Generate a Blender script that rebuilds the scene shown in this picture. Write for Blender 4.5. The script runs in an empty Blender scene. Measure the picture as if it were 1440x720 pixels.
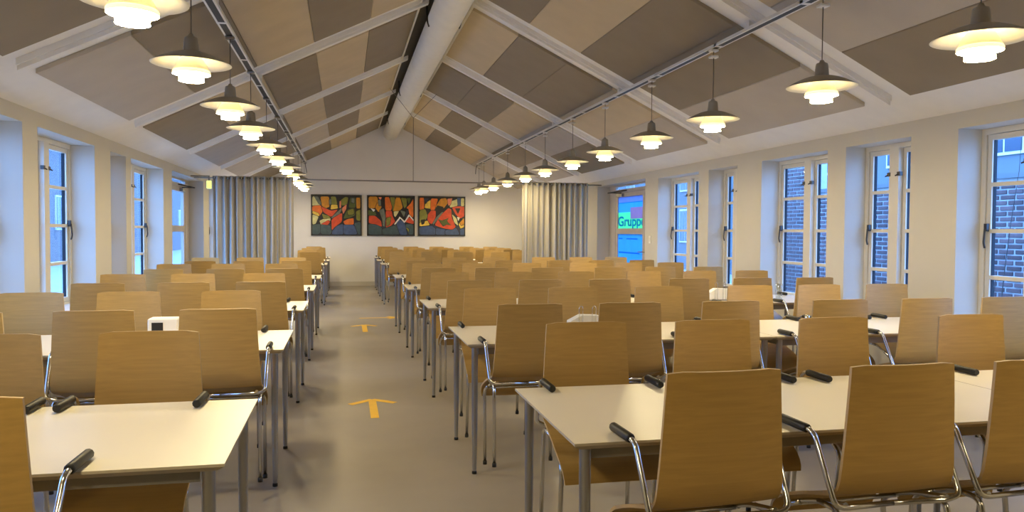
import bpy, math, random
from mathutils import Vector, Matrix
random.seed(7)
scene = bpy.context.scene
COL = scene.collection

# ------------------------------------------------------------------ camera
F_PX, YAW, PITCH, ROLL, CAM_H = 1074.5, 0.2156, 0.0326, 0.0059, 1.3705
_cy, _sy, _cp, _sp = math.cos(YAW), math.sin(YAW), math.cos(PITCH), math.sin(PITCH)
_fw = Vector((_sy*_cp, _cy*_cp, -_sp)); _rt = Vector((_cy, -_sy, 0)); _up = _rt.cross(_fw)
_r = _rt*math.cos(ROLL) + _up*math.sin(ROLL); _u = _up*math.cos(ROLL) - _rt*math.sin(ROLL)
cam_data = bpy.data.cameras.new('camera'); cam = bpy.data.objects.new('camera', cam_data); COL.objects.link(cam)
cam_data.sensor_width = 36; cam_data.lens = 36*F_PX/1440; cam_data.clip_start = .05; cam_data.clip_end = 300
M = Matrix((_r, _u, -_fw)).transposed().to_4x4(); M.translation = Vector((0, 0, CAM_H)); cam.matrix_world = M
scene.camera = cam

# ------------------------------------------------------------------ world, exposure
LAMP_E = 103.0         # brightness of the downward-facing diffusers of the pendants
SKY_COL, SKY_STR = (0.17, 0.41, 1.0), 6.0
world = bpy.data.worlds.new('world'); scene.world = world; world.use_nodes = True
bg = world.node_tree.nodes['Background']; bg.inputs[0].default_value = (*SKY_COL, 1); bg.inputs[1].default_value = SKY_STR
vs = scene.view_settings
vs.view_transform = 'Standard'; vs.look = 'None'; vs.gamma = 1.0; vs.use_curve_mapping = False; vs.exposure = 0.88
scene.cycles.use_denoising = True
scene.cycles.max_bounces = 8; scene.cycles.diffuse_bounces = 5; scene.cycles.transparent_max_bounces = 12
scene.cycles.sample_clamp_indirect = 6.0; scene.cycles.caustics_reflective = False; scene.cycles.caustics_refractive = False

# ------------------------------------------------------------------ materials
def srgb(r, g, b):
    f = lambda c: ((c/255+.055)/1.055)**2.4 if c > 10 else c/255/12.92
    return (f(r), f(g), f(b))
MAT = {}
def mat(name, col, rough=.6, metal=0., var=.04, scale=(6, 6, 6), bump=0., rand=0., emit=None, spec=.5, detail=3, coords='Object', transl=0.):
    m = bpy.data.materials.new(name); m.use_nodes = True; MAT[name] = m
    nt = m.node_tree; N = nt.nodes; L = nt.links; p = N['Principled BSDF']
    p.inputs['Roughness'].default_value = rough; p.inputs['Metallic'].default_value = metal
    p.inputs['Specular IOR Level'].default_value = spec
    tc = N.new('ShaderNodeTexCoord'); mp = N.new('ShaderNodeMapping'); mp.inputs['Scale'].default_value = scale
    nz = N.new('ShaderNodeTexNoise'); nz.inputs['Detail'].default_value = detail; nz.inputs['Scale'].default_value = 1
    L.new(tc.outputs[coords], mp.inputs[0]); L.new(mp.outputs[0], nz.inputs[0])
    mr = N.new('ShaderNodeMapRange'); mr.inputs['From Min'].default_value = .3; mr.inputs['From Max'].default_value = .7
    mr.inputs['To Min'].default_value = 1-var; mr.inputs['To Max'].default_value = 1+var
    L.new(nz.outputs[0], mr.inputs[0]); fac = mr.outputs[0]
    if rand:
        oi = N.new('ShaderNodeObjectInfo'); r2 = N.new('ShaderNodeMapRange')
        r2.inputs['To Min'].default_value = 1-rand; r2.inputs['To Max'].default_value = 1+rand
        L.new(oi.outputs['Random'], r2.inputs[0]); mu = N.new('ShaderNodeMath'); mu.operation = 'MULTIPLY'
        L.new(fac, mu.inputs[0]); L.new(r2.outputs[0], mu.inputs[1]); fac = mu.outputs[0]
    vm = N.new('ShaderNodeVectorMath'); vm.operation = 'SCALE'; vm.inputs[0].default_value = col
    L.new(fac, vm.inputs['Scale']); L.new(vm.outputs[0], p.inputs['Base Color'])
    if bump:
        b = N.new('ShaderNodeBump'); b.inputs['Strength'].default_value = bump; b.inputs['Distance'].default_value = .01
        L.new(nz.outputs[0], b.inputs['Height']); L.new(b.outputs[0], p.inputs['Normal'])
    if emit:
        p.inputs['Emission Color'].default_value = (*emit[0], 1); p.inputs['Emission Strength'].default_value = emit[1]
    if transl:
        t = N.new('ShaderNodeBsdfTranslucent'); mx = N.new('ShaderNodeMixShader'); mx.inputs[0].default_value = transl
        L.new(vm.outputs[0], t.inputs[0]); L.new(p.outputs[0], mx.inputs[1]); L.new(t.outputs[0], mx.inputs[2])
        L.new(mx.outputs[0], N['Material Output'].inputs[0])
    return m
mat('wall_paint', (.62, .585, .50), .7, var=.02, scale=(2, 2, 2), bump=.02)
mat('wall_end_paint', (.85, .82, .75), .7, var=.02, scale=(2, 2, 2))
mat('ceiling_paint', (.86, .83, .77), .7, var=.02)
mat('panel_dark', (.285, .230, .155), .9, var=.05, scale=(3, 3, 3), bump=.05, detail=6)
mat('panel_beige', (.58, .465, .295), .9, var=.05, scale=(3, 3, 3), bump=.05, detail=6)
mat('panel_taupe', (.50, .44, .355), .9, var=.05, scale=(3, 3, 3), bump=.05, detail=6)
mat('duct_paint', (.88, .84, .72), .5, var=.03)
mat('window_paint', (.72, .67, .56), .45, var=.03)
mat('track_metal', (.80, .77, .70), .4, .2)
mat('black_plastic', (.006, .006, .007), .5, var=.1)
mat('strip_dark', (.006, .008, .012), .7)
mat('dark_metal', (.05, .045, .04), .45, .4)
mat('chrome', (.62, .62, .63), .16, 1., var=.01)
mat('leg_steel', (.42, .43, .46), .28, 1., var=.02)
mat('table_laminate', (.82, .76, .64), .32, var=.015, scale=(3, 3, 3))
mat('table_edge', (.45, .40, .33), .5)
mat('apron_grey', (.30, .29, .28), .5)
mat('door_paint', (.50, .44, .38), .5)
mat('curtain_fabric', (.54, .50, .42), .9, var=.28, scale=(28, 28, .2), transl=.12)  # vertical colour streaks paint extra shading into the folds
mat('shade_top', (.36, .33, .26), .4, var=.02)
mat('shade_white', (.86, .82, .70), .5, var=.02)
mat('shade_glow', (.85, .78, .58), .5, emit=((1, .76, .34), .10))
mat('shade_lit', (.9, .85, .7), .5, emit=((1, .78, .34), .80))
mat('bulb_glow', (.9, .85, .7), .5, emit=((1, .82, .46), 22.0))
mat('lamp_core', (.9, .85, .7), .5, emit=((1, .82, .46), LAMP_E))
mat('cord_grey', (.20, .18, .15), .6)
mat('frame_black', (.015, .013, .012), .5)
mat('rod_metal', (.30, .27, .23), .4, .6)
mat('arrow_tape', (.78, .46, .035), .6, var=.06, scale=(20, 20, 20))
mat('paper_white', (.82, .80, .74), .7)
mat('exit_glow', (.5, .6, .1), .5, emit=((.80, .95, .12), 1.1))
mat('mortar', (.40, .40, .41), .9, var=.1, scale=(8, 8, 8))
mat('brick_clay', (.115, .068, .066), .85, var=.25, scale=(9, 9, 9), rand=.35)
mat('render_pale', (.145, .16, .175), .8, var=.06, scale=(1, 1, 1))
mat('house_glass', (.03, .05, .08), .15)
mat('paving', (.40, .40, .40), .9, var=.12, scale=(1.5, 1.5, 1.5))
mat('branch_bark', (.05, .04, .035), .9)
mat('film_cyan', (.16, .60, .85), .5, transl=.8)
mat('film_blue', (.40, .50, .75), .5, transl=.8)
mat('film_green', (.30, 1.0, .50), .5, transl=.8)
mat('film_lilac', (.62, .42, .52), .5, transl=.8)
mat('film_ink', (.03, .45, .90), .5, transl=.8)
mat('grommet_metal', (.70, .68, .64), .25, 1.)
# floor: grey-brown linoleum
mf = mat('linoleum', (.31, .272, .220), .42, var=.10, scale=(1.3, 1.3, 1.3), detail=8, spec=.35)
# veneer: stretched horizontal grain
def veneer(name, col, edge=False):
    m = mat(name, col, .42, var=.08, scale=(2.5, 90, 90), detail=5, rand=.15, spec=.4)
    return m
veneer('oak_veneer', (.465, .295, .095)); mat('ply_edge', (.52, .36, .18), .5, var=.06)
def glassmat(name, tint, refl):
    m = bpy.data.materials.new(name); m.use_nodes = True; MAT[name] = m
    N = m.node_tree.nodes; L = m.node_tree.links; N.remove(N['Principled BSDF'])
    t = N.new('ShaderNodeBsdfTransparent'); t.inputs[0].default_value = (*tint, 1)
    g = N.new('ShaderNodeBsdfGlossy'); g.inputs['Roughness'].default_value = .03
    mx = N.new('ShaderNodeMixShader'); lw = N.new('ShaderNodeLayerWeight'); lw.inputs[0].default_value = .12
    mt = N.new('ShaderNodeMath'); mt.operation = 'MULTIPLY_ADD'; mt.inputs[1].default_value = .25; mt.inputs[2].default_value = refl
    L.new(lw.outputs['Fresnel'], mt.inputs[0]); L.new(mt.outputs[0], mx.inputs[0])
    L.new(t.outputs[0], mx.inputs[1]); L.new(g.outputs[0], mx.inputs[2]); L.new(mx.outputs[0], N['Material Output'].inputs[0])
glassmat('window_glass', (.93, .96, .98), .006); glassmat('drinking_glass', (.90, .92, .92), .08)

# ------------------------------------------------------------------ mesh helpers
class MB:
    def __init__(s): s.v = []; s.f = []; s.mi = []; s.sm = []
    def add(s, vs, fs, mi=0, smooth=False):
        o = len(s.v); s.v += [tuple(v) for v in vs]; s.f += [tuple(i+o for i in f) for f in fs]
        s.mi += [mi]*len(fs); s.sm += [smooth]*len(fs); return s
    def box(s, a, b, mi=0):
        (x0, y0, z0), (x1, y1, z1) = a, b
        return s.add([(x0,y0,z0),(x1,y0,z0),(x1,y1,z0),(x0,y1,z0),(x0,y0,z1),(x1,y0,z1),(x1,y1,z1),(x0,y1,z1)],
                     [(0,3,2,1),(4,5,6,7),(0,1,5,4),(1,2,6,5),(2,3,7,6),(3,0,4,7)], mi)
    def bevbox(s, a, b, c, mi=0):
        # box with all edges chamfered by c
        (x0, y0, z0), (x1, y1, z1) = a, b; vs = []; 
        for (z, k) in ((z0, c), (z0+c, 0), (z1-c, 0), (z1, c)):
            X0, X1, Y0, Y1 = x0+k, x1-k, y0+k, y1-k
            vs += [(X0+c,Y0,z),(X1-c,Y0,z),(X1,Y0+c,z),(X1,Y1-c,z),(X1-c,Y1,z),(X0+c,Y1,z),(X0,Y1-c,z),(X0,Y0+c,z)]
        fs = [tuple(range(7,-1,-1)), tuple(range(24,32))]
        for r in range(3):
            for i in range(8): fs.append((r*8+i, r*8+(i+1)%8, r*8+8+(i+1)%8, r*8+8+i))
        return s.add(vs, fs, mi)
    def prism(s, poly, d0, d1, axis=1, mi=0):
        n = len(poly)
        def P(p, d): return (p[0], d, p[1]) if axis == 1 else ((d, p[0], p[1]) if axis == 0 else (p[0], p[1], d))
        vs = [P(p, d0) for p in poly]+[P(p, d1) for p in poly]
        fs = [tuple(range(n-1,-1,-1)), tuple(range(n,2*n))]+[(i,(i+1)%n,n+(i+1)%n,n+i) for i in range(n)]
        return s.add(vs, fs, mi)
    def tube(s, pts, r, n=8, mi=0, cap=True):
        pts = [Vector(p) for p in pts]; rs = r if isinstance(r, (list, tuple)) else [r]*len(pts)
        vs = []; ref = None
        for i, p in enumerate(pts):
            t = (pts[min(i+1, len(pts)-1)]-pts[max(i-1, 0)]).normalized()
            if ref is None: ref = t.orthogonal().normalized()
            ref = (ref-t*ref.dot(t)).normalized(); b = t.cross(ref)
            for k in range(n):
                a = 2*math.pi*k/n; vs.append(p+(ref*math.cos(a)+b*math.sin(a))*rs[i])
        fs = []
        for i in range(len(pts)-1):
            for k in range(n): fs.append((i*n+k, i*n+(k+1)%n, (i+1)*n+(k+1)%n, (i+1)*n+k))
        s.add(vs, fs, mi, True)
        if cap:
            o = len(s.v)-len(vs); m = len(pts)-1
            s.f += [tuple(o+k for k in range(n-1,-1,-1)), tuple(o+m*n+k for k in range(n))]; s.mi += [mi]*2; s.sm += [False]*2
        return s
    def lathe(s, prof, c=(0,0,0), n=24, mi=0, cap0=False, cap1=False):
        vs = []; 
        for r, z in prof:
            for k in range(n):
                a = 2*math.pi*k/n; vs.append((c[0]+r*math.cos(a), c[1]+r*math.sin(a), c[2]+z))
        fs = []
        for i in range(len(prof)-1):
            for k in range(n): fs.append((i*n+k, i*n+(k+1)%n, (i+1)*n+(k+1)%n, (i+1)*n+k))
        if cap0: fs.append(tuple(range(n-1,-1,-1)))
        if cap1: fs.append(tuple((len(prof)-1)*n+k for k in range(n)))
        return s.add(vs, fs, mi, True)
    def mesh(s, name, mats):
        me = bpy.data.meshes.new(name); me.from_pydata(s.v, [], s.f); me.update()
        for m in (mats if isinstance(mats, (list, tuple)) else [mats]): me.materials.append(MAT[m])
        me.polygons.foreach_set('material_index', s.mi); me.polygons.foreach_set('use_smooth', s.sm)
        return me
    def build(s, name, mats, parent=None, **kw): return obj(name, s.mesh(name, mats), parent, **kw)
def obj(name, me, parent=None, loc=None, rz=None):
    o = bpy.data.objects.new(name, me); COL.objects.link(o)
    if parent is not None: o.parent = parent
    if loc is not None: o.location = loc
    if rz is not None: o.rotation_euler = (0, 0, rz)
    return o
def tag(o, label=None, cat=None, group=None, kind=None):
    if label: o['label'] = label
    if cat: o['category'] = cat
    if group: o['group'] = group
    if kind: o['kind'] = kind
    return o
def thing(name, label, cat, loc=(0,0,0), rz=0, group=None):
    return tag(obj(name, None, None, loc, rz), label, cat, group)
def copy_tree(o, parent=None):
    c = o.copy(); COL.objects.link(c); c.parent = parent
    for ch in o.children: copy_tree(ch, c)
    return c
def rounded(pts, r, n=5):
    pts = [Vector(p) for p in pts]; out = [pts[0]]
    for i in range(1, len(pts)-1):
        a, b, c = pts[i-1], pts[i], pts[i+1]
        k = min(r, (a-b).length*.48, (c-b).length*.48); p0 = b+(a-b).normalized()*k; p1 = b+(c-b).normalized()*k
        for j in range(n+1):
            t = j/n; out.append(p0*(1-t)**2+b*2*t*(1-t)+p1*t*t)
    return out+[pts[-1]]
ORD = ['first','second','third','fourth','fifth','sixth','seventh','eighth','ninth','tenth','eleventh','twelfth','thirteenth','fourteenth']

# ------------------------------------------------------------------ room shell
XL, XR, YB, YE = -2.45, 4.68, -5.0, 19.2
EAVE, SLOPE = 2.32, .49
XC = (XL+XR)/2; RIDGE = EAVE+SLOPE*(XR-XL)/2
WT = .30                                   # wall thickness
tag(MB().box((XL-WT, YB-.2, -.15), (XR+WT, YE+.2, 0)).build('floor', 'linoleum'), kind='structure')
NL = [(2.2, 3.3), (3.7, 5.05), (5.6, 6.65), (6.95, 8.41), (8.94, 9.53), (9.75, 11.38)]
NR = [(2.4, 3.65), (4.1, 5.11), (5.62, 6.48), (6.76, 7.99), (8.55, 9.30), (9.59, 10.96)]
DL, DR = (11.92, 14.45), (11.47, 13.83)
SILL, LINT_L, LINT_R, LINT_D = .60, 2.20, 2.19, 2.22
FAR = {LINT_L: [(15.0, 16.3), (16.7, 18.0)], LINT_R: [(14.6, 15.8), (16.2, 17.6)]}      # beyond the curtain rail
def side_wall(name, x0, x1, niches, door, lint):
    m = MB(); y = YB
    for (a, b) in niches:
        m.box((x0, y, 0), (x1, a, EAVE+.02)); m.box((x0, a, 0), (x1, b, SILL)); m.box((x0, a, lint), (x1, b, EAVE+.02)); y = b
    a, b = door
    m.box((x0, y, 0), (x1, a, EAVE+.02)); m.box((x0, a, LINT_D), (x1, b, EAVE+.02)); y = b
    for (a, b) in FAR[lint]:
        m.box((x0, y, 0), (x1, a, EAVE+.02)); m.box((x0, a, 0), (x1, b, SILL)); m.box((x0, a, lint), (x1, b, EAVE+.02)); y = b
    m.box((x0, y, 0), (x1, YE, EAVE+.02))
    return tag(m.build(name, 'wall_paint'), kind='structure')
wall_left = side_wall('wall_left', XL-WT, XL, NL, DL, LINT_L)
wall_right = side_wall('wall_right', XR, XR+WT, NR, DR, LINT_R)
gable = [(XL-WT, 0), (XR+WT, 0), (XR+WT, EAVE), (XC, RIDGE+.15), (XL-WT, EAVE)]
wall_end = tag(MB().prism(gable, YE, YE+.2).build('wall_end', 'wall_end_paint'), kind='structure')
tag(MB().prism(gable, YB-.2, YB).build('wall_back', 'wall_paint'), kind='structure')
tag(MB().box((XL, YE-.018, 0), (XR, YE, .105)).build('baseboard_end', 'wall_paint'), kind='structure')
for nm, x0, x1, ns, dr in (('baseboard_left', XL, XL+.016, NL, DL), ('baseboard_right', XR-.016, XR, NR, DR)):
    m = MB(); m.box((x0, YB, 0), (x1, dr[0], .1)); m.box((x0, dr[1], 0), (x1, YE-.02, .1)); tag(m.build(nm, 'wall_paint'), kind='structure')
# ceiling: two white slopes
m = MB()
for s, xe in ((1, XL), (-1, XR)):
    x0 = xe-s*WT; z0 = EAVE-SLOPE*WT*.0
    pl = [(xe-s*WT, EAVE), (xe, EAVE), (XC, RIDGE), (XC, RIDGE+.25), (xe-s*WT, EAVE+.25)]
    m.prism(pl if s > 0 else pl[::-1], YB-.2, YE+.2)
ceiling = tag(m.build('ceiling', 'ceiling_paint'), kind='structure')
TR = [-.3, 2.65, 5.6, 8.5, 11.35, 14.1, 16.75]         # truss depths
def roof_z(x): return RIDGE-SLOPE*abs(x-XC)
SX = [-2.11, -1.49, -.88, -.31, .27, .81]              # panel seams across the left slope
D_, B_, T_ = 'panel_dark', 'panel_beige', 'panel_taupe'
PL = {0: [T_,D_,B_,D_,B_], 1: [D_,T_,D_,B_,D_], 2: [T_,D_,B_,D_,B_], 3: [D_,B_,D_,B_,D_], 4: [T_,D_,B_,D_,B_], 5: [T_,D_,T_,D_,B_], 6: [D_,T_,D_,B_,D_]}
PR = {0: [T_,D_,B_,D_,B_], 1: [D_,T_,B_,D_,B_], 2: [T_,D_,D_,B_,D_], 3: [T_,B_,D_,D_,B_], 4: [D_,T_,B_,D_,D_], 5: [T_,D_,T_,D_,B_], 6: [T_,T_,B_,D_,B_]}
PLATE = {}
def panel(x0, x1, y0, y1, m_):
    # acoustic panel hugging the slope, 3.5 cm proud, chamfered lip
    key = (round(x0, 3), round(x1, 3), round(y1-y0, 3), m_)
    if key not in PLATE:
        g = .0015; mb = MB(); dz0, dz1 = -.002, -.038
        xa, xb = x0+g, x1-g
        za, zb = roof_z(xa), roof_z(xb); L_ = y1-y0
        vs = [(xa,0,za+dz0),(xb,0,zb+dz0),(xb,L_,zb+dz0),(xa,L_,za+dz0),(xa,0,za+dz1+.005),(xb,0,zb+dz1+.005),(xb,L_,zb+dz1+.005),(xa,L_,za+dz1+.005)]
        e = .005; xa2, xb2 = xa+e, xb-e
        vs += [(xa2,e,roof_z(xa2)+dz1),(xb2,e,roof_z(xb2)+dz1),(xb2,L_-e,roof_z(xb2)+dz1),(xa2,L_-e,roof_z(xa2)+dz1)]
        fs = [(0,1,2,3)]+[(i,4+i,4+(i+1)%4,(i+1)%4) for i in range(4)]+[(4+i,8+i,8+(i+1)%4,4+(i+1)%4) for i in range(4)]+[(8,11,10,9)]
        mb.add(vs, fs); PLATE[key] = mb.mesh('ceiling_panel', m_)
    o = obj('ceiling_panel', PLATE[key], ceiling); o.location = (0, y0, 0); return o
def rafter(x0, x1, y, w=.12, d=.075):
    # white beam under the slope with a small grooved lower lip
    mb = MB()
    for (wa, da, db) in ((w, -.001, d-.03), (w*.72, d-.03, d)):
        vs = []
        for x in (x0, x1):
            z = roof_z(x)
            vs += [(x, y-wa/2, z-da), (x, y+wa/2, z-da), (x, y+wa/2, z-db), (x, y-wa/2, z-db)]
        mb.add(vs, [(0,1,2,3),(7,6,5,4),(0,4,5,1),(1,5,6,2),(2,6,7,3),(3,7,4,0)])
    return mb.build('rafter', 'ceiling_paint', ceiling)
BAND = .27
for side in (0, 1):
    off = .1 if side == 0 else -.1
    sx = SX if side == 0 else [2*XC-x for x in SX]
    pat = PL if side == 0 else PR
    for b in range(7):
        y0 = TR[b]+off+BAND if b else YB+.1; y1 = (TR[b+1]+off-BAND) if b < 6 else YE-.02
        for c in range(5):
            xa, xb = sorted((sx[c], sx[c+1])); panel(xa, xb, y0, y1, pat[b][c])
        if b > 0:
            xs = sorted((sx[0], XC-.2 if side == 0 else XC+.2)); rafter(xs[0], xs[1], TR[b]+off)

mat('ridge_shade', (.10, .082, .058), .9, var=.05)
for s_ in (-1, 1):      # dark strips painting in ridge shadow beside the duct, with a thin pale batten
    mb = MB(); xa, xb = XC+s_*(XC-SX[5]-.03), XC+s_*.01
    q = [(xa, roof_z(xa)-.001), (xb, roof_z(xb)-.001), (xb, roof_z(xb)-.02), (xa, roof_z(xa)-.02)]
    mb.prism(q if s_ < 0 else q[::-1], YB+.1, YE-.02); mb.build('ridge_shade_strip', 'ridge_shade', ceiling)
    mb = MB(); xa, xb = XC+s_*(XC-SX[5]-.002), XC+s_*(XC-SX[5]-.028)
    q = [(xa, roof_z(xa)-.001), (xb, roof_z(xb)-.001), (xb, roof_z(xb)-.045), (xa, roof_z(xa)-.045)]
    mb.prism(q if s_ < 0 else q[::-1], YB+.1, YE-.02); mb.build('ridge_batten', 'duct_paint', ceiling)

# ------------------------------------------------------------------ windows
def window(n, niche, side, lint):
    a, b = niche; s = -1 if side == 'L' else 1
    xi = (XL if side == 'L' else XR)+s*.22        # inner face of frame
    root = obj('window_%d' % n, None, None, (xi, a, SILL)); root['kind'] = 'structure'
    W = b-a; H = lint-SILL; T = .055
    def bx(mb, x0, x1, y0, y1, z0, z1): mb.box((min(s*x0, s*x1), y0, z0), (max(s*x0, s*x1), y1, z1))
    m = MB(); fw = .045
    bx(m, 0, T, 0, fw, 0, H); bx(m, 0, T, W-fw, W, 0, H); bx(m, 0, T, fw, W-fw, H-.045, H); bx(m, 0, T, fw, W-fw, 0, .05)
    m.build('window_frame', 'window_paint', root)
    m = MB(); bx(m, -.035, T, W/2-.06, W/2+.06, .05, H-.045); m.build('mullion_post', 'window_paint', root)
    m = MB(); bx(m, -.20, .0, -.0+.001, W-.001, -.0+.001, .03); m.build('window_sill', 'window_paint', root)
    for (y0, y1, hs) in ((fw+.004, W/2-.064, 0), (W/2+.064, W-fw-.004, 1)):
        c = MB(); st = .042; z0, z1 = .054, H-.049
        bx(c, .012, T, y0, y0+st, z0, z1); bx(c, .012, T, y1-st, y1, z0, z1)
        n_ = 4; ph = (z1-z0-st)/n_
        for k in range(n_+1): bx(c, .012, T, y0+st, y1-st, z0+k*ph, z0+k*ph+st*(1 if k in (0, n_) else .75))
        cas = c.build('casement', 'window_paint', root)
        for k in range(n_):
            g = MB(); bx(g, .046, .050, y0+st, y1-st, z0+k*ph+st*.75, z0+(k+1)*ph+.002); g.build('pane', 'window_glass', cas)
        dk = MB(); bx(dk, .026, .054, y1-st-.004, y1-st, z0+st, z1-st); dk.build('stile_strip', 'strip_dark', cas)  # near-black strip on the far stile's inner side face
        hy = y1-st/2 if hs else y0+st/2
        h = MB(); hx = s*-.006
        h.tube(rounded([(s*.012, hy, .82), (s*-.02, hy, .82), (s*-.03, hy, .70), (s*-.018, hy, .66)], .02), .008, 6)
        h.box((hx-.012, hy-.014, .79), (hx+.012, hy+.014, .85)); h.build('handle', 'dark_metal', cas)
        hy2 = W/2-.064 if not hs else W/2+.064
        h = MB(); h.box((-.014+hx-s*.02, hy2-.02, H-.30), (.014+hx-s*.02, hy2+.02, H-.265)); h.tube([(hx-s*.02, hy2, H-.28), (hx-s*.045, hy2+.03, H-.30)], .006, 6)
        h.build('stay_catch', 'dark_metal', cas)
n = 1
for nc in NL+FAR[LINT_L]: window(n, nc, 'L', LINT_L); n += 1
for nc in NR+FAR[LINT_R]: window(n, nc, 'R', LINT_R); n += 1

# ------------------------------------------------------------------ doors
def text_mesh(body, size, extrude):
    cu = bpy.data.curves.new('t', 'FONT'); cu.body = body; cu.size = size; cu.extrude = extrude; cu.offset = size*.022
    o = bpy.data.objects.new('t', cu); COL.objects.link(o); bpy.context.view_layer.update()
    me = bpy.data.meshes.new_from_object(o.evaluated_get(bpy.context.evaluated_depsgraph_get()))
    bpy.data.objects.remove(o); bpy.data.curves.remove(cu); return me
def door(n, niche, side):
    a, b = niche; s = -1 if side == 'L' else 1
    xi = (XL if side == 'L' else XR)+s*.24
    root = obj('door_%d' % n, None, None, (xi, a, 0)); root['kind'] = 'structure'
    W = b-a; H = LINT_D
    def bx(mb, x0, x1, y0, y1, z0, z1): mb.box((min(s*x0, s*x1), y0, z0), (max(s*x0, s*x1), y1, z1))
    m = MB(); bx(m, 0, .06, 0, .06, 0, H); bx(m, 0, .06, W-.34, W, 0, H); bx(m, 0, .06, .06, W-.34, H-.03, H); bx(m, 0, .06, .06, W-.34, 2.08, 2.14)
    m.build('door_frame', 'door_paint', root)
    g = MB(); bx(g, .03, .036, .06, W-.34, 2.14, H-.03); g.build('transom_pane', 'window_glass', root)
    mid = .60
    for k, (y0, y1) in enumerate(((.065, mid-.004), (mid+.004, W-.345))):
        lf = MB(); st = .10
        bx(lf, .004, .052, y0, y0+st, .01, 2.075); bx(lf, .004, .052, y1-st, y1, .01, 2.075)
        for z0, z1 in ((.01, .30), (1.33, 1.43), (2.0, 2.075)): bx(lf, .004, .052, y0+st, y1-st, z0, z1)
        leaf = lf.build('door_leaf', 'door_paint', root)
        for z0, z1 in ((.30, 1.33), (1.43, 2.0)):
            g = MB(); bx(g, .026, .03, y0+st, y1-st, z0, z1); g.build('pane', 'window_glass', leaf)
        h = MB(); hy = y0+.05 if k else y1-.05
        h.tube(rounded([(0, hy, 1.03), (-s*.05, hy, 1.03), (-s*.05, hy+(.11 if k else -.11), 1.03)], .015), .009, 7); h.build('door_handle', 'rod_metal', leaf)
        if k:
            c = MB(); bx(c, -.045, .004, y1-.42, y1-.12, 2.005, 2.06); cl = c.build('door_closer', 'rod_metal', leaf)
            c = MB(); c.tube([(-s*.03, y1-.36, 2.07), (-s*.16, y1-.02, 2.085), (-s*.02, y1-.6, 2.11)], .012, 6); c.build('closer_arm', 'dark_metal', cl)
    return root, mid, W
d_right, midR, WR = door(1, DR, 'R'); d_left, midL, WL = door(2, DL, 'L')
# printed film on the right-hand door glass (reads from inside: +y is to the left)
leafR = [o for o in d_right.children if o.name.startswith('door_leaf')][1]
y0, y1 = midR+.104, WR-.345-.10; wd = y1-y0
def film(ya, yb, za, zb, m_, dx=.022, nm='printed_film'):
    mb = MB(); mb.box((dx-.001, ya, za), (dx+.001, yb, zb)); return mb.build(nm, m_, leafR)
film(y0, y1, 1.90, 2.0, 'film_blue'); film(y0, y1, 1.885, 1.90, 'film_ink')
film(y0+wd*.50, y1, 1.72, 1.885, 'film_cyan'); film(y0, y0+wd*.50, 1.60, 1.80, 'film_lilac'); film(y0, y0+wd*.5, 1.80, 1.885, 'film_cyan')
film(y0, y1, 1.43, 1.60, 'film_green'); film(y0+wd*.5, y1, 1.60, 1.72, 'film_green')
film(y0, y1, .30, 1.33, 'film_cyan')
for (ya, yb, z_) in ((.03, .22, 1.235), (.42, .95, 1.235), (.05, 1.05, .985)): film(y1-yb, y1-ya, z_, z_+.022, 'film_ink', .0205, 'printed_line')
tm = text_mesh('Gruppe', .25, .0012); tm.materials.clear(); tm.materials.append(MAT['film_ink'])
to = obj('lettering', tm, leafR); to.rotation_euler = (math.pi/2, 0, -math.pi/2); to.location = (.018, y1+.02, 1.475); to.scale = (1.72, .98, 1)
film_w = wd
to['label'] = 'blue lettering reading Gruppe'

# ------------------------------------------------------------------ ridge duct
DZ = RIDGE-.29; DRAD = .185
duct = thing('ventilation_duct', 'round cream ventilation duct running under the ceiling ridge', 'duct', (XC, YB+.05, DZ))
L_ = YE-YB-.06
mb = MB(); mb.lathe([(DRAD, 0), (DRAD, L_)], n=40, cap0=True, cap1=True); mb.v = [(x, z, y) for x, y, z in mb.v]; mb.f = [f[::-1] for f in mb.f]
mb.build('duct_pipe', 'duct_paint', duct)
MB().tube([(DRAD+.02, 1.0, .03), (DRAD+.02, 18.3, .03)], .009, 6).build('duct_cable', 'black_plastic', duct)
for y in (4.2, 8.8, 13.4, 17.0):
    mb = MB(); yy = y-(YB+.05); n_ = 14
    pts = [(-DRAD-.006, yy, .24)]+[(-(DRAD+.006)*math.cos(math.pi*k/n_), yy, -(DRAD+.006)*math.sin(math.pi*k/n_)) for k in range(n_+1)]+[(DRAD+.006, yy, .24)]
    for sgn in (-1, 1):
        mb = MB(); mb.tube([(sgn*(DRAD+.012), yy, .19), (sgn*(DRAD+.012), yy, .0), (sgn*(DRAD*.92), yy, -.08)], .012, 6)
        mb.build('duct_bracket', 'dark_metal', duct)

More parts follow.
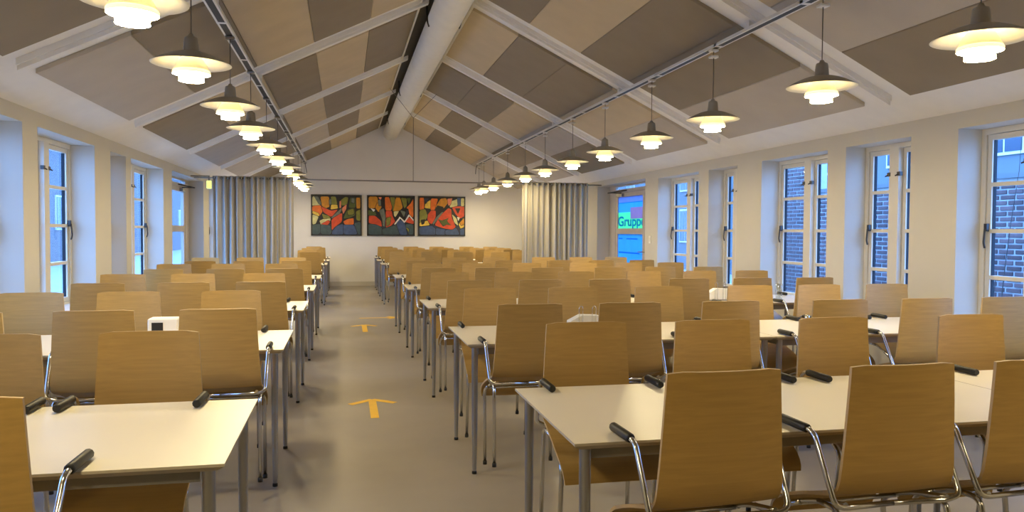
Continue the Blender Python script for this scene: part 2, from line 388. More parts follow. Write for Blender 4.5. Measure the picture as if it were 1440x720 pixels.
# ------------------------------------------------------------------ lighting tracks
TRK = {'left': (-.88, 2.90), 'right': (3.10, 2.955)}
for sd, (x, z) in TRK.items():
    t = thing('lighting_track', 'slim pale double-rail lighting track under the %s ceiling slope' % sd, 'track', (x, 0, z))
    for e in (-1, 1): MB().box((e*.032-.008, YB+.1, -.012), (e*.032+.008, 18.0, .012)).build('rail', 'track_metal', t)
    MB().box((-.024, YB+.1, -.0118), (.024, 18.0, .010)).build('conductor_strip', 'black_plastic', t)
    for k in range(14):
        y = 1.0+1.25*k
        if y < 17.9: MB().box((-.04, y-.02, -.014), (.04, y+.02, .014)).build('coupling', 'track_metal', t)
    for ty in TR[1:]:
        o = .1 if sd == 'left' else -.1
        rb = roof_z(x)-.072
        if rb > z+.012: MB().box((-.02, ty+o-.02, .012), (.02, ty+o+.02, rb-z+.003)).build('mounting_block', 'track_metal', t)
    m = MB(); m.lathe([(.0, 0), (.035, 0), (.035, .03), (0, .03)], (0, 18.03, -.015), 12); m.tube([(0, 18.0, 0), (0, 18.04, 0)], .01, 6); m.build('end_cap', 'black_plastic', t)
    m = MB(); m.tube(rounded([(0, 18.04, 0), (.0, 18.3, -.07), (.02, 18.45, -.20)], .1), .008, 6); m.build('feed_cable', 'black_plastic', t)

# ------------------------------------------------------------------ pendant lamps
RIMZ = 2.345
def make_lamp():
    r = obj('pendant_lamp', None)
    m = MB()
    outer = [(.035, .066), (.055, .065), (.085, .060), (.12, .049), (.16, .032), (.195, .014), (.222, -.002), (.225, -.005)]
    m.lathe(outer, n=40, mi=0); m.lathe([(.225, -.005), (.221, -.007), (.193, .008), (.158, .026), (.118, .043), (.083, .054), (.05, .058)], n=40, mi=1)
    m.f = [f[::-1] for f in m.f]
    m.build('top_shade', ['shade_top', 'shade_white'], r)
    m = MB(); m.lathe([(.0, .172), (.012, .172), (.018, .158), (.036, .15), (.040, .135), (.046, .07), (.05, .062), (.0, .060)][::-1], n=24); m.build('socket_cap', 'shade_top', r)
    m = MB(); m.lathe([(.062, .030), (.070, .016), (.086, -.012), (.101, -.042)][::-1], n=32); m.build('middle_shade', 'shade_glow', r)
    m = MB(); m.lathe([(.030, .057), (.030, .012), (.0, .012)][::-1], n=16); m.build('bulb', 'bulb_glow', r)
    m = MB(); m.lathe([(.102, -.042), (.106, -.050), (.104, -.064)][::-1], n=32); m.lathe([(.104, -.064), (.088, -.068), (.066, -.068)][::-1], n=32, mi=1); m.build('lower_ring', ['shade_lit', 'lamp_core'], r)
    m = MB(); m.lathe([(.060, -.066), (.068, -.078), (.070, -.104)][::-1], n=32); m.lathe([(.070, -.104), (.04, -.107), (.001, -.108)][::-1], n=32, mi=1); m.build('bottom_diffuser', ['shade_lit', 'lamp_core'], r)
    return r
lamp0 = make_lamp()
first = True
def place_lamp(x, y, track_z, label, group, vis=True):
    global first
    if first: o = lamp0; first = False
    else: o = copy_tree(lamp0)
    o.location = (x, y, RIMZ); tag(o, label, 'lamp', group)
    MB().tube([(0, 0, .165), (0, 0, track_z-RIMZ-.026)], .0035, 6).build('cord', 'cord_grey', o)
    h_ = track_z-RIMZ; MB().bevbox((-.034, -.03, h_-.034), (.034, .03, h_-.0142), .003).build('track_adapter', 'track_metal', o)
LY = [3.55, 4.83, 6.40, 7.75, 9.25, 10.75, 12.4, 13.9, 15.4, 16.6, 17.7]
RY = [3.26, 4.56, 6.10, 7.45, 8.90, 10.25, 11.75, 13.1, 14.6, 16.05, 17.2, 17.85]
for i, y in enumerate(LY):
    lab = 'layered white pendant lamp, largest of the left row, cut off at top' if i == 0 else 'layered white pendant lamp in left row, %s from the camera' % ORD[i]
    place_lamp(TRK['left'][0], y, TRK['left'][1], lab, 'pendant lamps of the left row')
for i, y in enumerate(RY):
    lab = 'layered white pendant lamp at the right picture edge' if i == 0 else 'layered white pendant lamp in right row, %s from the camera' % ORD[i]
    place_lamp(TRK['right'][0], y, TRK['right'][1], lab, 'pendant lamps of the right row')

for i, y in enumerate((1.4, .0)):  # extra lamps outside the view, added to light the near chairs
    for sd in ('left', 'right'):
        place_lamp(TRK[sd][0], y, TRK[sd][1], 'layered white pendant lamp added to the %s row, %s the camera' % (sd, ('just out of view above', 'hanging over')[i]), 'pendant lamps of the %s row' % sd)

# ------------------------------------------------------------------ curtain rail and curtains
CYD, CZ = 13.62, 2.235
rail = thing('curtain_rail', 'thin dark rail crossing the room in front of the end wall', 'rail', (XC, CYD, CZ))
MB().tube([(XL-XC, 0, 0), (XR-XC, 0, 0)], .012, 8).build('rail_rod', 'rod_metal', rail)
MB().tube([(.07, 0, 0), (.07, 0, 1.12)], .006, 6).build('hanger_rod', 'rod_metal', rail)
for e in (-1, 1): MB().tube([(.07, 0, 1.12), (.07+e*.42, -.02, roof_z(XC+.07+e*.42)-CZ-.03)], .005, 6).build('stay_wire', 'rod_metal', rail)
for x in (XL, XR): MB().lathe([(.0, 0), (.03, 0), (.03, .012)], (x-XC, 0, -.006), 10).build('wall_bracket', 'rod_metal', rail)
def curtain(x0, x1, label, seed):
    rnd = random.Random(seed)
    root = thing('curtain', label, 'curtain', (x0, CYD, 0), 0, 'grommet curtains on the rail')
    n_f = int(round((x1-x0)/.105)); N = n_f*12; zs = [.03, .5, 1.0, 1.5, 2.0, 2.20, CZ+.035]
    ph = [rnd.uniform(-.7, .7) for _ in range(n_f+2)]; am = [rnd.uniform(.45, 1.35) for _ in range(n_f+2)]
    vs = []
    for z in zs:
        loose = 1-z/2.3*.35
        for i in range(N+1):
            u = i/N*n_f; k = int(u); fr = u-k
            a = am[k]*(1-fr)+am[k+1]*fr; p = ph[k]*(1-fr)+ph[k+1]*fr
            vs.append((i/N*(x1-x0)+.012*math.sin(u*4.1+z*1.3)*loose*(0 if i in (0, N) else 1), .044*a*math.sin(2*math.pi*u+p*loose*1.6), z))
    fs = [(r*(N+1)+i, r*(N+1)+i+1, (r+1)*(N+1)+i+1, (r+1)*(N+1)+i) for r in range(len(zs)-1) for i in range(N)]
    mb = MB(); mb.add(vs, fs, 0, True); fb = mb.build('fabric', 'curtain_fabric', root)
    sd = fb.modifiers.new('s', 'SOLIDIFY'); sd.thickness = .0025; sd.offset = 0
    for k in range(n_f*2):
        x = (k+.5)/(2*n_f)*(x1-x0); g = MB(); n2 = 12; vs = []; fs = []
        for i in range(n2):
            A = 2*math.pi*i/n2
            for j in range(6):
                Bq = 2*math.pi*j/6; rr = .027+.0075*math.cos(Bq); vs.append((x+.006*math.sin(Bq)+.4*rr*math.cos(A)*0, rr*math.cos(A), CZ+rr*math.sin(A)))
        for i in range(n2):
            for j in range(6): fs.append((i*6+j, ((i+1)%n2)*6+j, ((i+1)%n2)*6+(j+1)%6, i*6+(j+1)%6))
        g.add(vs, fs, 0, True); ob = g.build('grommet', 'grommet_metal', root)
curtain(-2.16, -.86, 'grey-beige grommet curtain gathered at the left beside the paintings', 3)
curtain(3.17, 4.42, 'grey-beige grommet curtain gathered at the right beside the exit door', 5)

# emergency exit light beside the left curtain
t = thing('exit_sign', 'small lit yellow-green emergency exit sign beside left curtain', 'sign', (XL+.003, 13.3, 2.03))
MB().box((-.001, -.012, .20), (.29, .012, .22)).box((.27, -.012, .139), (.29, .012, .20)).build('sign_bracket', 'rod_metal', t)
MB().bevbox((.245, -.03, 0), (.325, .03, .14), .006).build('sign_housing', 'paper_white', t)
MB().box((.25, -.034, .008), (.32, -.0305, .130)).build('lit_face', 'exit_glow', t)

# ------------------------------------------------------------------ paintings
RED, ORA, GOL, YEL, OLI, GRN, PALE, GRY, BLU, TEA, NAV, SAL, WHT, BLK = [(205,72,32),(222,110,28),(200,135,25),(225,190,70),(125,125,45),(78,90,35),(205,200,140),(105,112,98),(62,82,118),(62,82,84),(38,44,62),(220,130,95),(225,222,212),(14,13,18)]
for i_, c_ in enumerate((RED, ORA, GOL, YEL, OLI, GRN, PALE, GRY, BLU, TEA, NAV, SAL, WHT, BLK)): mat('paint_%d' % i_, srgb(*c_), .55, var=.18, scale=(14, 14, 14))
PM = ['paint_%d' % i for i in range(14)]
IDX = {c: i for i, c in enumerate((RED, ORA, GOL, YEL, OLI, GRN, PALE, GRY, BLU, TEA, NAV, SAL, WHT, BLK))}
P1 = ((60, 795, 60, 650), [
 (TEA, [(65,505),(180,500),(190,600),(150,640),(65,640)]), (TEA, [(195,500),(330,520),(345,600),(330,640),(200,640)]), (BLU, [(370,600),(430,530),(520,490),(530,640),(365,640)]),
 (BLU, [(540,500),(690,510),(740,640),(545,640)]), (TEA, [(700,480),(790,460),(790,640),(760,640)]), (GOL, [(190,80),(310,80),(315,220),(270,240),(215,215)]),
 (OLI, [(345,80),(415,80),(440,240),(340,260)]), (YEL, [(355,200),(430,200),(440,245),(345,262)]), (PALE, [(70,80),(150,80),(190,180),(150,225),(70,215)]), (GRY, [(100,80),(150,80),(195,190),(160,180)]),
 (ORA, [(70,225),(190,215),(205,300),(160,370),(70,330)]), (YEL, [(75,300),(150,330),(160,368),(75,330)]), (RED, [(205,230),(330,290),(440,270),(345,375),(240,310)]), (GRY, [(350,390),(500,250),(510,260),(460,340),(380,400)]),
 (RED, [(360,420),(510,320),(500,450),(400,530),(360,580)]), (GRN, [(540,400),(590,280),(690,240),(700,350),(620,390)]), (OLI, [(600,290),(680,255),(685,330),(610,345)]), (ORA, [(540,450),(600,420),(680,400),(680,490),(560,490)]),
 (OLI, [(500,130),(560,80),(600,90),(580,190),(510,200)]), (GRN, [(640,90),(710,90),(710,230),(620,230)]), (GRY, [(660,100),(695,100),(695,160),(660,150)]), (GOL, [(730,90),(785,90),(785,240),(735,240)]),
 (PALE, [(180,440),(260,410),(330,400),(320,450),(200,500)]), (RED, [(200,490),(300,440),(320,460),(290,495)]), (PALE, [(70,350),(150,385),(110,480),(70,490)]), (OLI, [(215,340),(300,370),(330,395),(240,405)]),
 (SAL, [(520,250),(580,190),(560,270),(530,330)]), (SAL, [(475,150),(495,140),(495,230),(475,240)]), (GRY, [(320,130),(345,110),(345,180),(320,190)]), (OLI, [(730,300),(785,270),(785,430),(735,420)])])
P2 = ((50, 755, 70, 645), [
 (TEA, [(60,490),(180,490),(255,545),(260,635),(60,635)]), (TEA, [(275,560),(400,530),(480,500),(530,600),(525,635),(275,635)]), (BLU, [(490,480),(535,420),(610,470),(630,560),(650,635),(545,635)]),
 (TEA, [(630,490),(745,490),(745,630),(680,630)]), (OLI, [(640,540),(670,560),(675,600)]), (RED, [(70,360),(160,370),(240,440),(255,520),(170,480),(70,470)]), (RED, [(325,290),(410,290),(420,370),(460,440),(400,500),(325,530),(330,400)]),
 (OLI, [(335,400),(400,380),(380,480),(335,510)]), (RED, [(625,445),(680,380),(745,430),(745,475)]), (GOL, [(65,80),(185,80),(200,180),(150,240),(65,240)]), (ORA, [(310,85),(370,85),(410,220),(400,270),(320,270)]),
 (OLI, [(390,85),(460,90),(460,230),(430,280),(425,200)]), (GOL, [(480,90),(540,90),(575,230),(520,280),(440,300)]), (OLI, [(560,90),(640,100),(640,200),(610,240)]), (ORA, [(745,100),(745,380),(690,330),(680,250),(650,240),(710,170)]),
 (GOL, [(190,170),(250,220),(210,300),(170,240)]), (GRY, [(220,290),(290,250),(310,380),(300,520),(275,500),(270,400)]), (GRN, [(60,280),(150,300),(170,350),(60,350)]), (WHT, [(95,250),(150,270),(130,292)]),
 (GRY, [(550,280),(620,300),(600,370)]), (WHT, [(455,478),(535,375),(545,395),(470,485)]), (WHT, [(530,378),(545,378),(615,440),(605,458)]), (WHT, [(605,450),(675,340),(690,355),(618,455)]), (WHT, [(675,345),(690,345),(748,410),(745,428)]),
 (SAL, [(215,85),(250,85),(240,120)]), (GRY, [(205,130),(240,125),(245,200),(215,200)]), (NAV, [(640,280),(670,270),(650,360),(625,400)]), (PALE, [(450,300),(520,290),(470,370),(455,350)]), (GRN, [(650,95),(700,95),(680,170)])])
P3 = ((60, 745, 85, 650), [
 (BLU, [(65,535),(250,520),(300,560),(305,640),(65,640)]), (BLU, [(320,550),(450,570),(450,640),(320,640)]), (BLU, [(465,580),(620,545),(670,640),(465,640)]), (BLU, [(690,570),(740,550),(740,640),(690,640)]),
 (RED, [(190,360),(240,290),(305,290),(300,380),(250,480),(195,450)]), (RED, [(300,500),(380,370),(500,250),(545,270),(545,390),(610,520),(560,560),(430,540)]), (RED, [(560,230),(740,215),(740,360),(680,390),(620,330)]),
 (GOL, [(310,230),(390,110),(460,100),(490,160),(430,240),(400,210)]), (ORA, [(70,100),(130,100),(130,260),(70,270)]), (YEL, [(160,180),(230,130),(240,250),(150,240)]), (ORA, [(240,110),(340,110),(290,270),(235,270)]),
 (OLI, [(70,290),(150,270),(180,370),(120,480),(70,510)]), (YEL, [(75,470),(180,440),(210,500),(75,515)]), (PALE, [(560,340),(620,400),(650,500),(600,460)]), (YEL, [(670,480),(740,390),(740,520),(690,545)]), (GOL, [(690,460),(740,400),(740,480),(700,500)]),
 (PALE, [(540,150),(640,110),(640,200),(530,230)]), (BLU, [(640,95),(690,95),(690,200),(650,200)]), (PALE, [(700,100),(740,100),(740,205),(700,205)]), (GRY, [(330,380),(400,310),(420,310),(280,490),(265,470)]),
 (GRN, [(360,420),(430,440),(500,400),(470,450),(540,500),(470,480),(430,510)]), (BLK, [(610,250),(680,250),(650,325)]), (BLK, [(330,210),(420,230),(400,285),(340,290)]), (BLK, [(90,430),(150,420),(130,480),(100,490)]),
 (SAL, [(490,110),(560,100),(530,190),(505,200)]), (NAV, [(140,110),(200,105),(160,180)]), (WHT, [(640,380),(670,390),(655,430)])])
for (x0, x1), (ext, polys), lab in (((-.80, .41), P1, 'leftmost of the three black-framed colourful abstract paintings'), ((.535, 1.71), P2, 'middle abstract painting of the three, with a white zigzag line'), ((1.79, 2.98), P3, 'rightmost of the three abstract paintings, large red-orange shapes over blue')):
    z0, z1 = 1.232, 2.232; fwid = .028
    t = thing('painting', lab, 'painting', (x0, YE-.002, z0), 0, 'abstract triptych on the end wall'); W, H = x1-x0, z1-z0
    mb = MB(); mb.box((0, -.045, 0), (W, 0, fwid)); mb.box((0, -.045, H-fwid), (W, 0, H)); mb.box((0, -.045, fwid), (fwid, 0, H-fwid)); mb.box((W-fwid, -.045, fwid), (W, 0, H-fwid)); mb.build('picture_frame', 'frame_black', t)
    mb = MB(); mb.box((fwid, -.03, fwid), (W-fwid, 0, H-fwid), IDX[BLK]); ex0, ex1, ey0, ey1 = ext
    lay = [-.0302]
    def face(q, c):
        lay[0] -= .00006
        mb.add([(fwid+min(max(u, 0), 1)*(W-2*fwid), lay[0], fwid+min(max(v, 0), 1)*(H-2*fwid)) for u, v in q], [tuple(range(len(q)))], IDX[c])
    face([(0, 0), (1, 0), (1, .27), (0, .27)], NAV)
    for k, (c, pl) in enumerate(polys):
        vs = [((px-ex0)/(ex1-ex0), 1-(py-ey0)/(ey1-ey0)) for px, py in pl]
        q = []
        for i in range(len(vs)):
            a, b = vs[i], vs[(i+1) % len(vs)]; q += [(a[0]*.88+b[0]*.12, a[1]*.88+b[1]*.12), (a[0]*.12+b[0]*.88, a[1]*.12+b[1]*.88)]
        cx, cy = sum(u for u, v in q)/len(q), sum(v for u, v in q)/len(q)
        def grow(d):
            o = []
            for u, v in q:
                r_ = math.hypot(u-cx, v-cy) or 1; o.append((u+(u-cx)/r_*d, v+(v-cy)/r_*d))
            return o
        if c not in (WHT, BLK): face(grow(.026), BLK)
        face(grow(.014), c)
    mb.build('canvas', PM, t)

# ------------------------------------------------------------------ floor arrows
def strip(a, b, w):
    a, b = Vector(a), Vector(b); d = (b-a).normalized(); n_ = Vector((-d.y, d.x))*w/2
    return [(a+n_), (a-n_), (b-n_), (b+n_)]
def arrow(loc, rz, ln, hw, w, label):
    mb = MB()
    for k, (a, b) in enumerate((((0, 0), (0, ln)), ((0, ln+w*.4), (-hw, ln-hw*.72)), ((0, ln+w*.4), (hw, ln-hw*.72)))):
        q = strip(a, b, w); mb.prism([(p.x, p.y) for p in q], .0004, .0012+.0003*k, axis=2)
    o = mb.build('floor_arrow', 'arrow_tape', None, loc=loc, rz=rz); tag(o, label, 'arrow', 'yellow tape arrows on the floor')
arrow((.215, 5.62, 0), 0, .60, .175, .06, 'nearest yellow tape arrow on the aisle floor, pointing away')
arrow((.27, 10.45, 0), 0, .75, .17, .07, 'farther yellow tape arrow on the aisle floor, pointing away')
arrow((.22, 12.1, 0), -math.pi/2, .55, .15, .07, 'yellow tape arrow on floor pointing towards the right-hand tables')

# ------------------------------------------------------------------ tables
TH = .74
TM = {}
def table(x0, x1, y0, label, group):
    W = x1-x0-.004; D = .813; key = round(W, 3)
    if key not in TM:
        top = MB(); c = .05; T = .024
        # top with bevelled underside edge
        a = .0; i = .022
        vs = [(0,0,TH),(W,0,TH),(W,D,TH),(0,D,TH),(0,0,TH-.008),(W,0,TH-.008),(W,D,TH-.008),(0,D,TH-.008),(i,i,TH-T),(W-i,i,TH-T),(W-i,D-i,TH-T),(i,D-i,TH-T)]
        top.add(vs, [(0,1,2,3)], 0); top.add(vs, [(0,4,5,1),(1,5,6,2),(2,6,7,3),(3,7,4,0),(4,8,9,5),(5,9,10,6),(6,10,11,7),(7,11,8,4),(8,11,10,9)], 1)
        ap = MB(); q = .075
        for (xa, xb, ya, yb) in ((q, W-q, q, q+.02), (q, W-q, D-q-.02, D-q), (q, q+.02, q+.02, D-q-.02), (W-q-.02, W-q, q+.02, D-q-.02)): ap.box((xa, ya, TH-T-.045), (xb, yb, TH-T))
        lg = MB(); lg.lathe([(.0105, .016), (.0125, .03), (.017, .30), (.0185, TH-T-.03), (.0185, TH-T)], n=14)
        ft = MB(); ft.lathe([(0, 0), (.014, 0), (.014, .012), (.0105, .018)], n=10)
        TM[key] = (top.mesh('table_top', ['table_laminate', 'table_edge']), ap.mesh('underframe', 'apron_grey'), lg.mesh('leg', 'leg_steel'), ft.mesh('foot_cap', 'black_plastic'))
    a, b, l, f = TM[key]
    t = thing('dining_table', label, 'table', (x0+.002, y0, 0), 0, group)
    obj('table_top', a, t); obj('underframe', b, t)
    for x in (.048, W-.048):
        for y in (.048, D-.048):
            g = obj('leg', l, t, (x, y, 0)); obj('foot_cap', f, g)
ROWS = [2.155+2.017*i for i in range(6)]+[14.26, 16.05, 17.72]
ROWN = ['first', 'second', 'third', 'fourth', 'fifth', None, 'sixth', 'seventh', 'last']
AR, AL = .6635, -.315

# ------------------------------------------------------------------ chairs (hung by their armrests on the table edge)
def make_chair():
    r = obj('dining_chair', None)
    prof = [(-.182, .978), (-.179, .92), (-.175, .85), (-.170, .78), (-.165, .71), (-.160, .66), (-.154, .625), (-.143, .598), (-.124, .579), (-.098, .568), (-.055, .556), (.02, .532), (.09, .506), (.15, .480), (.182, .461), (.202, .442), (.212, .422), (.214, .405)]
    wid = [.178, .181, .185, .189, .193, .197, .199, .200, .201, .202, .203, .205, .206, .206, .205, .203, .201, .199]
    TK = .011
    def shell(i0, i1, name, flat_top, flat_end):
        P = prof[i0:i1+1]; Wd = wid[i0:i1+1]; nu = 9; fr = []; bk = []
        for j in range(len(P)):
            jj = i0+j
            a = Vector(prof[max(jj-1, 0)]); b = Vector(prof[min(jj+1, len(prof)-1)]); tg = (b-a).normalized(); nn = Vector((-tg.y, tg.x))
            if nn.y < 0 and jj > 9: nn = -nn
            nn = Vector((tg.y, -tg.x)); nn = -nn           # towards the sitter (up / table side)
            cur = .016*max(0, 1-jj/8.)+.006
            for k in range(nu):
                u = -1+2*k/(nu-1); x = u*Wd[j]; drop = 0
                if flat_top and j == 0: drop = -.006 if abs(u) > .99 else 0
                bend = cur*(u*u)
                y, z = P[j][0]+nn.x*bend, P[j][1]+nn.y*bend+drop
                fr.append((x, y+nn.x*TK/2, z+nn.y*TK/2)); bk.append((x, y-nn.x*TK/2, z-nn.y*TK/2))
        m = MB(); n1 = len(fr); R_ = len(P)
        ff = [(j*nu+k, j*nu+k+1, (j+1)*nu+k+1, (j+1)*nu+k) for j in range(R_-1) for k in range(nu-1)]
        V = fr+bk
        m.add(V, ff+[tuple(n1+i for i in f[::-1]) for f in ff], 0, True)
        rim = [(k+1, k, n1+k, n1+k+1) for k in range(nu-1)]+[((R_-1)*nu+k, (R_-1)*nu+k+1, n1+(R_-1)*nu+k+1, n1+(R_-1)*nu+k) for k in range(nu-1)]
        rim += [(j*nu, (j+1)*nu, n1+(j+1)*nu, n1+j*nu) for j in range(R_-1)]+[((j+1)*nu+nu-1, j*nu+nu-1, n1+j*nu+nu-1, n1+(j+1)*nu+nu-1) for j in range(R_-1)]
        m.add(V, rim, 1, False)
        return m.build(name, ['oak_veneer', 'ply_edge'], r)
    shell(0, 8, 'backrest', True, False); shell(8, len(prof)-1, 'seat', False, True)
    # arm frame: pads down to the rear, across under the seat
    for s in (-1, 1):
        path = [(s*.226, .0, .757), (s*.227, -.055, .755), (s*.219, -.155, .560), (s*.18, -.145, .545), (0, -.13, .543)]
        MB().tube(rounded(path, .035), .0092, 8).build('arm_tube', 'chrome', r)
        MB().tube([(s*.226, -.025, .757), (s*.226, -.018, .757), (s*.225, .122, .756), (s*.225, .129, .756)], [.012, .0148, .0148, .012], 10).build('armrest', 'black_plastic', r)
        # side rail under the seat
        MB().tube(rounded([(s*.178, -.15, .555), (s*.184, .0, .520), (s*.182, .15, .460)], .05), .0085, 8).build('seat_rail', 'chrome', r)
        lg = MB().tube(rounded([(s*.186, -.03, .527), (s*.192, -.135, .535), (s*.195, -.165, .12)], .04), .0095, 8).build('leg', 'chrome', r)
        MB().tube([(s*.195, -.165, .121), (s*.195, -.166, .100)], .012, 8).build('foot_glide', 'black_plastic', lg)
        lg = MB().tube(rounded([(s*.186, .07, .490), (s*.192, .155, .452), (s*.195, .115, .05)], .04), .0095, 8).build('leg', 'chrome', r)
        MB().tube([(s*.195, .115, .051), (s*.195, .113, .030)], .012, 8).build('foot_glide', 'black_plastic', lg)
    MB().tube([(-.18, .08, .482), (.18, .08, .482)], .008, 8).build('crossbar', 'chrome', r)
    return r
chair0 = make_chair(); c_first = True
rc = random.Random(11)
def place_chair(x, y, far, label, group, jx=None, jr=None):
    global c_first
    if c_first: o = chair0; c_first = False
    else: o = copy_tree(chair0)
    o.location = (x+(rc.uniform(-.012, .012) if jx is None else jx), y+rc.uniform(-.012, .006)*(1 if not far else -1), 0)
    o.rotation_euler = (0, 0, (math.pi if far else 0)+(rc.uniform(-.025, .025) if jr is None else jr))
    tag(o, label, 'chair', group); return o
RN = [.98, 1.55, 2.155, 2.87, 3.47, 4.06]; RF = [.96, 1.575, 2.20, 2.93, 3.53, 4.10]
LN = [-.605, -1.17, -1.74]; LF = [-.715, -1.305, -1.87]
for i, y0 in enumerate(ROWS):
    if i == 5: continue                                  # cross passage between the two exit doors
    rw = ROWN[i]
    for k in range(2):
        w_ = ('by the aisle', 'by the window wall')[k]
        if i >= 6: w_ = ('by the aisle', 'partly behind the curtain')[k]
        table((AR, 2.56)[k], (2.56, 4.42)[k], y0, 'white-topped steel-legged table in %s row right of aisle, %s' % (rw, w_), 'white tables right of the aisle')
    near = {0: [1.056, 1.645, 2.16]}.get(i, RN); far = {0: [1.010, 1.615, 2.225, 2.96]}.get(i, RF)
    if i >= 6: near = RN[:5]; far = RF[:5]
    for k, x in enumerate(near):
        place_chair(x, y0-.004, False, 'wood-veneer armchair on near side of %s row right of aisle, %s from aisle' % (rw, ORD[k]), 'armchairs hung on the tables right of the aisle')
    for k, x in enumerate(far):
        place_chair(x, y0+.817, True, 'wood-veneer armchair on far side of %s row right of aisle, %s from aisle' % (rw, ORD[k]), 'armchairs hung on the tables right of the aisle')
    lt = ((AL-1.9, AL),)
    for k, (a, b) in enumerate(lt):
        table(a, b, y0, 'white-topped steel-legged table in %s row left of aisle' % rw, 'white tables left of the aisle')
    near = {0: [-.90]}.get(i, LN); far = {0: [-.726, -1.28]}.get(i, LF)
    if i >= 6: near = LN[:1]; far = LF[:1]
    for k, x in enumerate(near):
        place_chair(x, y0-.004, False, 'wood-veneer armchair on near side of %s row left of aisle, %s from aisle' % (rw, ORD[k]), 'armchairs hung on the tables left of the aisle')
    for k, x in enumerate(far):
        place_chair(x, y0+.817, True, 'wood-veneer armchair on far side of %s row left of aisle, %s from aisle' % (rw, ORD[k]), 'armchairs hung on the tables left of the aisle')

# ------------------------------------------------------------------ things on the tables
def dispenser(x, y, w, d, h, label, rz=0):
    t = thing('napkin_dispenser', label, 'dispenser', (x, y, TH), rz)
    MB().bevbox((-w/2, -d/2, 0), (w/2, d/2, h), .006).build('dispenser_body', 'paper_white', t)
    MB().box((-w*.36, -d/2-.003, h*.12), (w*.02, -d/2+.001, h*.84)).build('napkin_slot', 'black_plastic', t)
    MB().box((-w/2-.003, -d*.3, h*.2), (-w/2+.001, d*.3, h*.9)).build('side_slot', 'black_plastic', t)
dispenser(-.985, 4.58, .155, .11, .135, 'white napkin dispenser with black slot on the second left table row')
dispenser(-.90, 6.60, .045, .05, .10, 'small white dispenser with black front on the third left table row')
dispenser(-1.36, 8.65, .045, .05, .10, 'tiny white dispenser standing on the fourth left table row')
def caddy(x, y, label, sc=1.0):
    t = thing('napkin_caddy', label, 'caddy', (x, y, TH))
    MB().bevbox((-.10*sc, -.05, 0), (.10*sc, .05, .012), .003).build('caddy_base', 'rod_metal', t)
    mb = MB()
    mb.add([(-.095*sc,-.04,.012),(.095*sc,-.04,.012),(.095*sc,.04,.012),(-.095*sc,.04,.012),(-.095*sc,-.04,.075),(-.02*sc,-.04,.112),(.095*sc,-.04,.108),(.095*sc,.04,.108),(-.02*sc,.04,.112),(-.095*sc,.04,.075)],
           [(0,3,2,1),(0,1,6,5,4),(2,3,9,8,7),(4,5,8,9),(5,6,7,8),(1,2,7,6),(3,0,4,9)]); mb.build('napkin_stack', 'paper_white', t)
    for xx in (-.03*sc, .055*sc):
        mb = MB(); mb.tube(rounded([(xx-.012, -.046, .01), (xx-.012, -.046, .16), (xx, -.046, .175), (xx+.012, -.046, .16), (xx+.012, -.046, .01)], .015, 4), .002, 6); mb.build('wire_loop', 'chrome', t)
caddy(1.455, 4.55, 'wire caddy with a white napkin stack on second right table row')
caddy(3.37, 6.50, 'wire caddy of white napkins on third right table row', .95)
def tumbler(x, y, r, h, label, group=None):
    o = MB().lathe([(0, .004), (r*.82, .004), (r, h), (r*.94, h), (r*.76, .012), (0, .012)], (0, 0, 0), 20).build('drinking_glass', 'drinking_glass', None, loc=(x, y, TH-.003)); tag(o, label, 'glass', group)
tumbler(4.02, 6.52, .036, .15, 'clear drinking glass standing beside window on third right table row', 'glasses')
def shaker(x, y, label):
    t = thing('salt_shaker', label, 'shaker', (x, y, TH))
    MB().lathe([(0, 0), (.02, 0), (.021, .05), (.016, .065), (.0, .065)], n=14).build('shaker_body', 'drinking_glass', t)
    MB().lathe([(.013, .0), (.013, .04), (0, .04)], (0, 0, .004), 12).build('salt_fill', 'paper_white', t)
    MB().lathe([(.017, .066), (.017, .082), (.010, .09), (0, .09)], n=14).build('shaker_cap', 'chrome', t)
shaker(2.985, 4.50, 'small glass salt shaker on the second right table row')
shaker(1.62, 8.60, 'small salt shaker on the fourth right table row')
shaker(2.55, 10.6, 'small salt shaker on the fifth right table row')
for (x, y) in ((XR-.006, 11.22), (XR-.006, 11.34)):
    pass
t = thing('wall_switch', 'pale light switch on the wall beside the right exit door', 'switch', (XR, 11.24, 1.25))
MB().bevbox((-.012, -.04, -.06), (0, .04, .06), .003).build('switch_plate', 'paper_white', t); MB().box((-.016, -.02, -.03), (-.012, .02, .03)).build('rocker', 'window_paint', t)

# ------------------------------------------------------------------ outside
tag(MB().box((-60, -20, -.5), (70, 90, -.3)).build('ground', 'paving'), kind='structure')
BX = 8.0
br = thing('brick_wall', 'red-brown brick wall with pale joints outside the right windows', 'brick wall', (BX, 0, -.3))
segs = [(5.0, 12.0, 2.36), (12.0, 13.4, 4.6)]
mb = MB()
for a, b, h in segs: mb.box((.012, a, 0), (.30, b, h))
mb.build('mortar_core', 'mortar', br)
bmesh_ = MB().bevbox((0, 0, 0), (.03, .206, .049), .004).mesh('brick', 'brick_clay')
spots = []
for a, b, h in segs:
    for r_ in range(int(h/.0675)):
        z = .006+r_*.0675
        y = a+(.0 if r_ % 2 else -.118)
        while y < b-.02:
            ya = max(y, a); yb = min(y+.222, b)
            if yb-ya > .21: spots.append((ya, z))
            y += .236
def pix(p):
    v = Vector(p)-Vector((0, 0, CAM_H)); d = v.dot(_fw); return 720+F_PX*v.dot(_r)/d, 360-F_PX*v.dot(_u)/d, d
WIN = [(1393, 1440), (1213, 1249), (1264, 1279), (1106, 1128), (1143, 1163), (1012, 1031)]
vis, hid = [], []
for (y, z) in spots:
    px, py, d = pix((BX, y+.11, z-.3)); ok = any(a-6 < px < b+6 for a, b in WIN) and 190 < py < 440
    (vis if ok else hid).append((d, y, z))
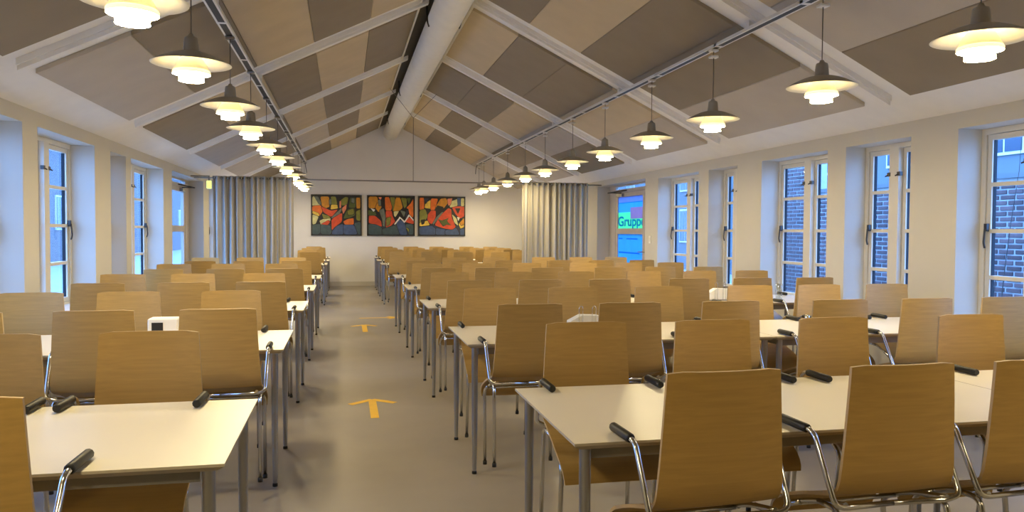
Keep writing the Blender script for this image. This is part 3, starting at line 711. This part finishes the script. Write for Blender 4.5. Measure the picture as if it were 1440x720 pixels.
vis.sort(); hid += vis[300:]; vis = vis[:300]
rb_ = random.Random(4)
for d, y, z in vis: obj('brick', bmesh_, br, (rb_.uniform(-.006, .002), y, z))
mb = MB()
for d, y, z in hid: mb.box((0, y, z), (.03, y+.206, z+.049))
o = mb.build('brick_courses', 'brick_clay', br); o['kind'] = 'stuff'
MB().box((-.03, 5.0, 2.36), (.33, 12.0, 2.42)).build('coping', 'render_pale', br)
# pale rendered house beyond
HX = 15.0
ho = thing('rendered_house', 'pale rendered house with dark windows beyond the brick wall', 'house', (HX, 0, -.3))
MB().box((0, 9, 0), (5, 44, 6.2)).build('house_wall', 'render_pale', ho)
MB().prism([(-.25, 6.2), (5.25, 6.2), (2.5, 8.2)], 8.8, 44.2).build('house_roof', 'paving', ho)
for k in range(9):
    for zz in (1.2, 3.5):
        y = 11+3.4*k; w = MB(); w.box((-.06, y, zz), (.0, y+1.1, zz+1.5)); w_ = w.build('house_window', 'window_paint', ho)
        for (a, b) in ((.06, .52), (.58, 1.04)): MB().box((-.075, y+a, zz+.07), (-.06, y+b, zz+1.43)).build('house_pane', 'house_glass', w_)
# left side: neighbouring brick house across a yard
m_ = mat('far_brick', (.30, .28, .28), .9); nt = m_.node_tree
bt = nt.nodes.new('ShaderNodeTexBrick'); bt.inputs['Color1'].default_value = (.10, .085, .085, 1); bt.inputs['Color2'].default_value = (.15, .12, .12, 1); bt.inputs['Mortar'].default_value = (.30, .30, .30, 1)
bt.inputs['Scale'].default_value = 1; bt.inputs['Brick Width'].default_value = .236; bt.inputs['Row Height'].default_value = .0675; bt.inputs['Mortar Size'].default_value = .008
tc = nt.nodes.new('ShaderNodeTexCoord'); sx_ = nt.nodes.new('ShaderNodeSeparateXYZ'); cx_ = nt.nodes.new('ShaderNodeCombineXYZ')
nt.links.new(tc.outputs['Object'], sx_.inputs[0]); nt.links.new(sx_.outputs[1], cx_.inputs[0]); nt.links.new(sx_.outputs[2], cx_.inputs[1]); nt.links.new(cx_.outputs[0], bt.inputs[0])
nt.links.new(bt.outputs[0], nt.nodes['Principled BSDF'].inputs['Base Color'])
lh = thing('brick_house', 'grey-brown brick house across the yard outside the left windows', 'house', (-13.0, 0, -.3))
MB().box((-6, 14, 0), (0, 70, 5.6)).build('house_wall', 'far_brick', lh)
MB().prism([(-6.3, 5.6), (.3, 5.6), (-3, 7.6)], 13.8, 70.2).build('house_roof', 'paving', lh)
for k in range(14):
    y = 16+3.8*k; w_ = MB().box((0, y, 1.6), (.06, y+1.2, 3.2)).build('house_window', 'window_paint', lh)
    for (a, b) in ((.06, .57), (.63, 1.14)): MB().box((.06, y+a, 1.67), (.075, y+b, 3.13)).build('house_pane', 'house_glass', w_)
# bare shrub in front of the brick wall
sh = thing('bare_shrub', 'thin bare branches of a shrub outside the nearest right window', 'shrub', (7.3, 7.4, -.3))
rs = random.Random(2)
for k in range(4):
    a = rs.uniform(-1, 1); b = rs.uniform(-.5, .5); h = rs.uniform(1.5, 3.0); pts = [(0, 0, 0)]
    for j in range(1, 6): pts.append((b*j/5*.8+rs.uniform(-.04, .04), a*(j/5)**1.5+rs.uniform(-.05, .05), h*j/5))
    MB().tube(pts, [.007-.0009*j for j in range(6)], 5).build('branch', 'branch_bark', sh)
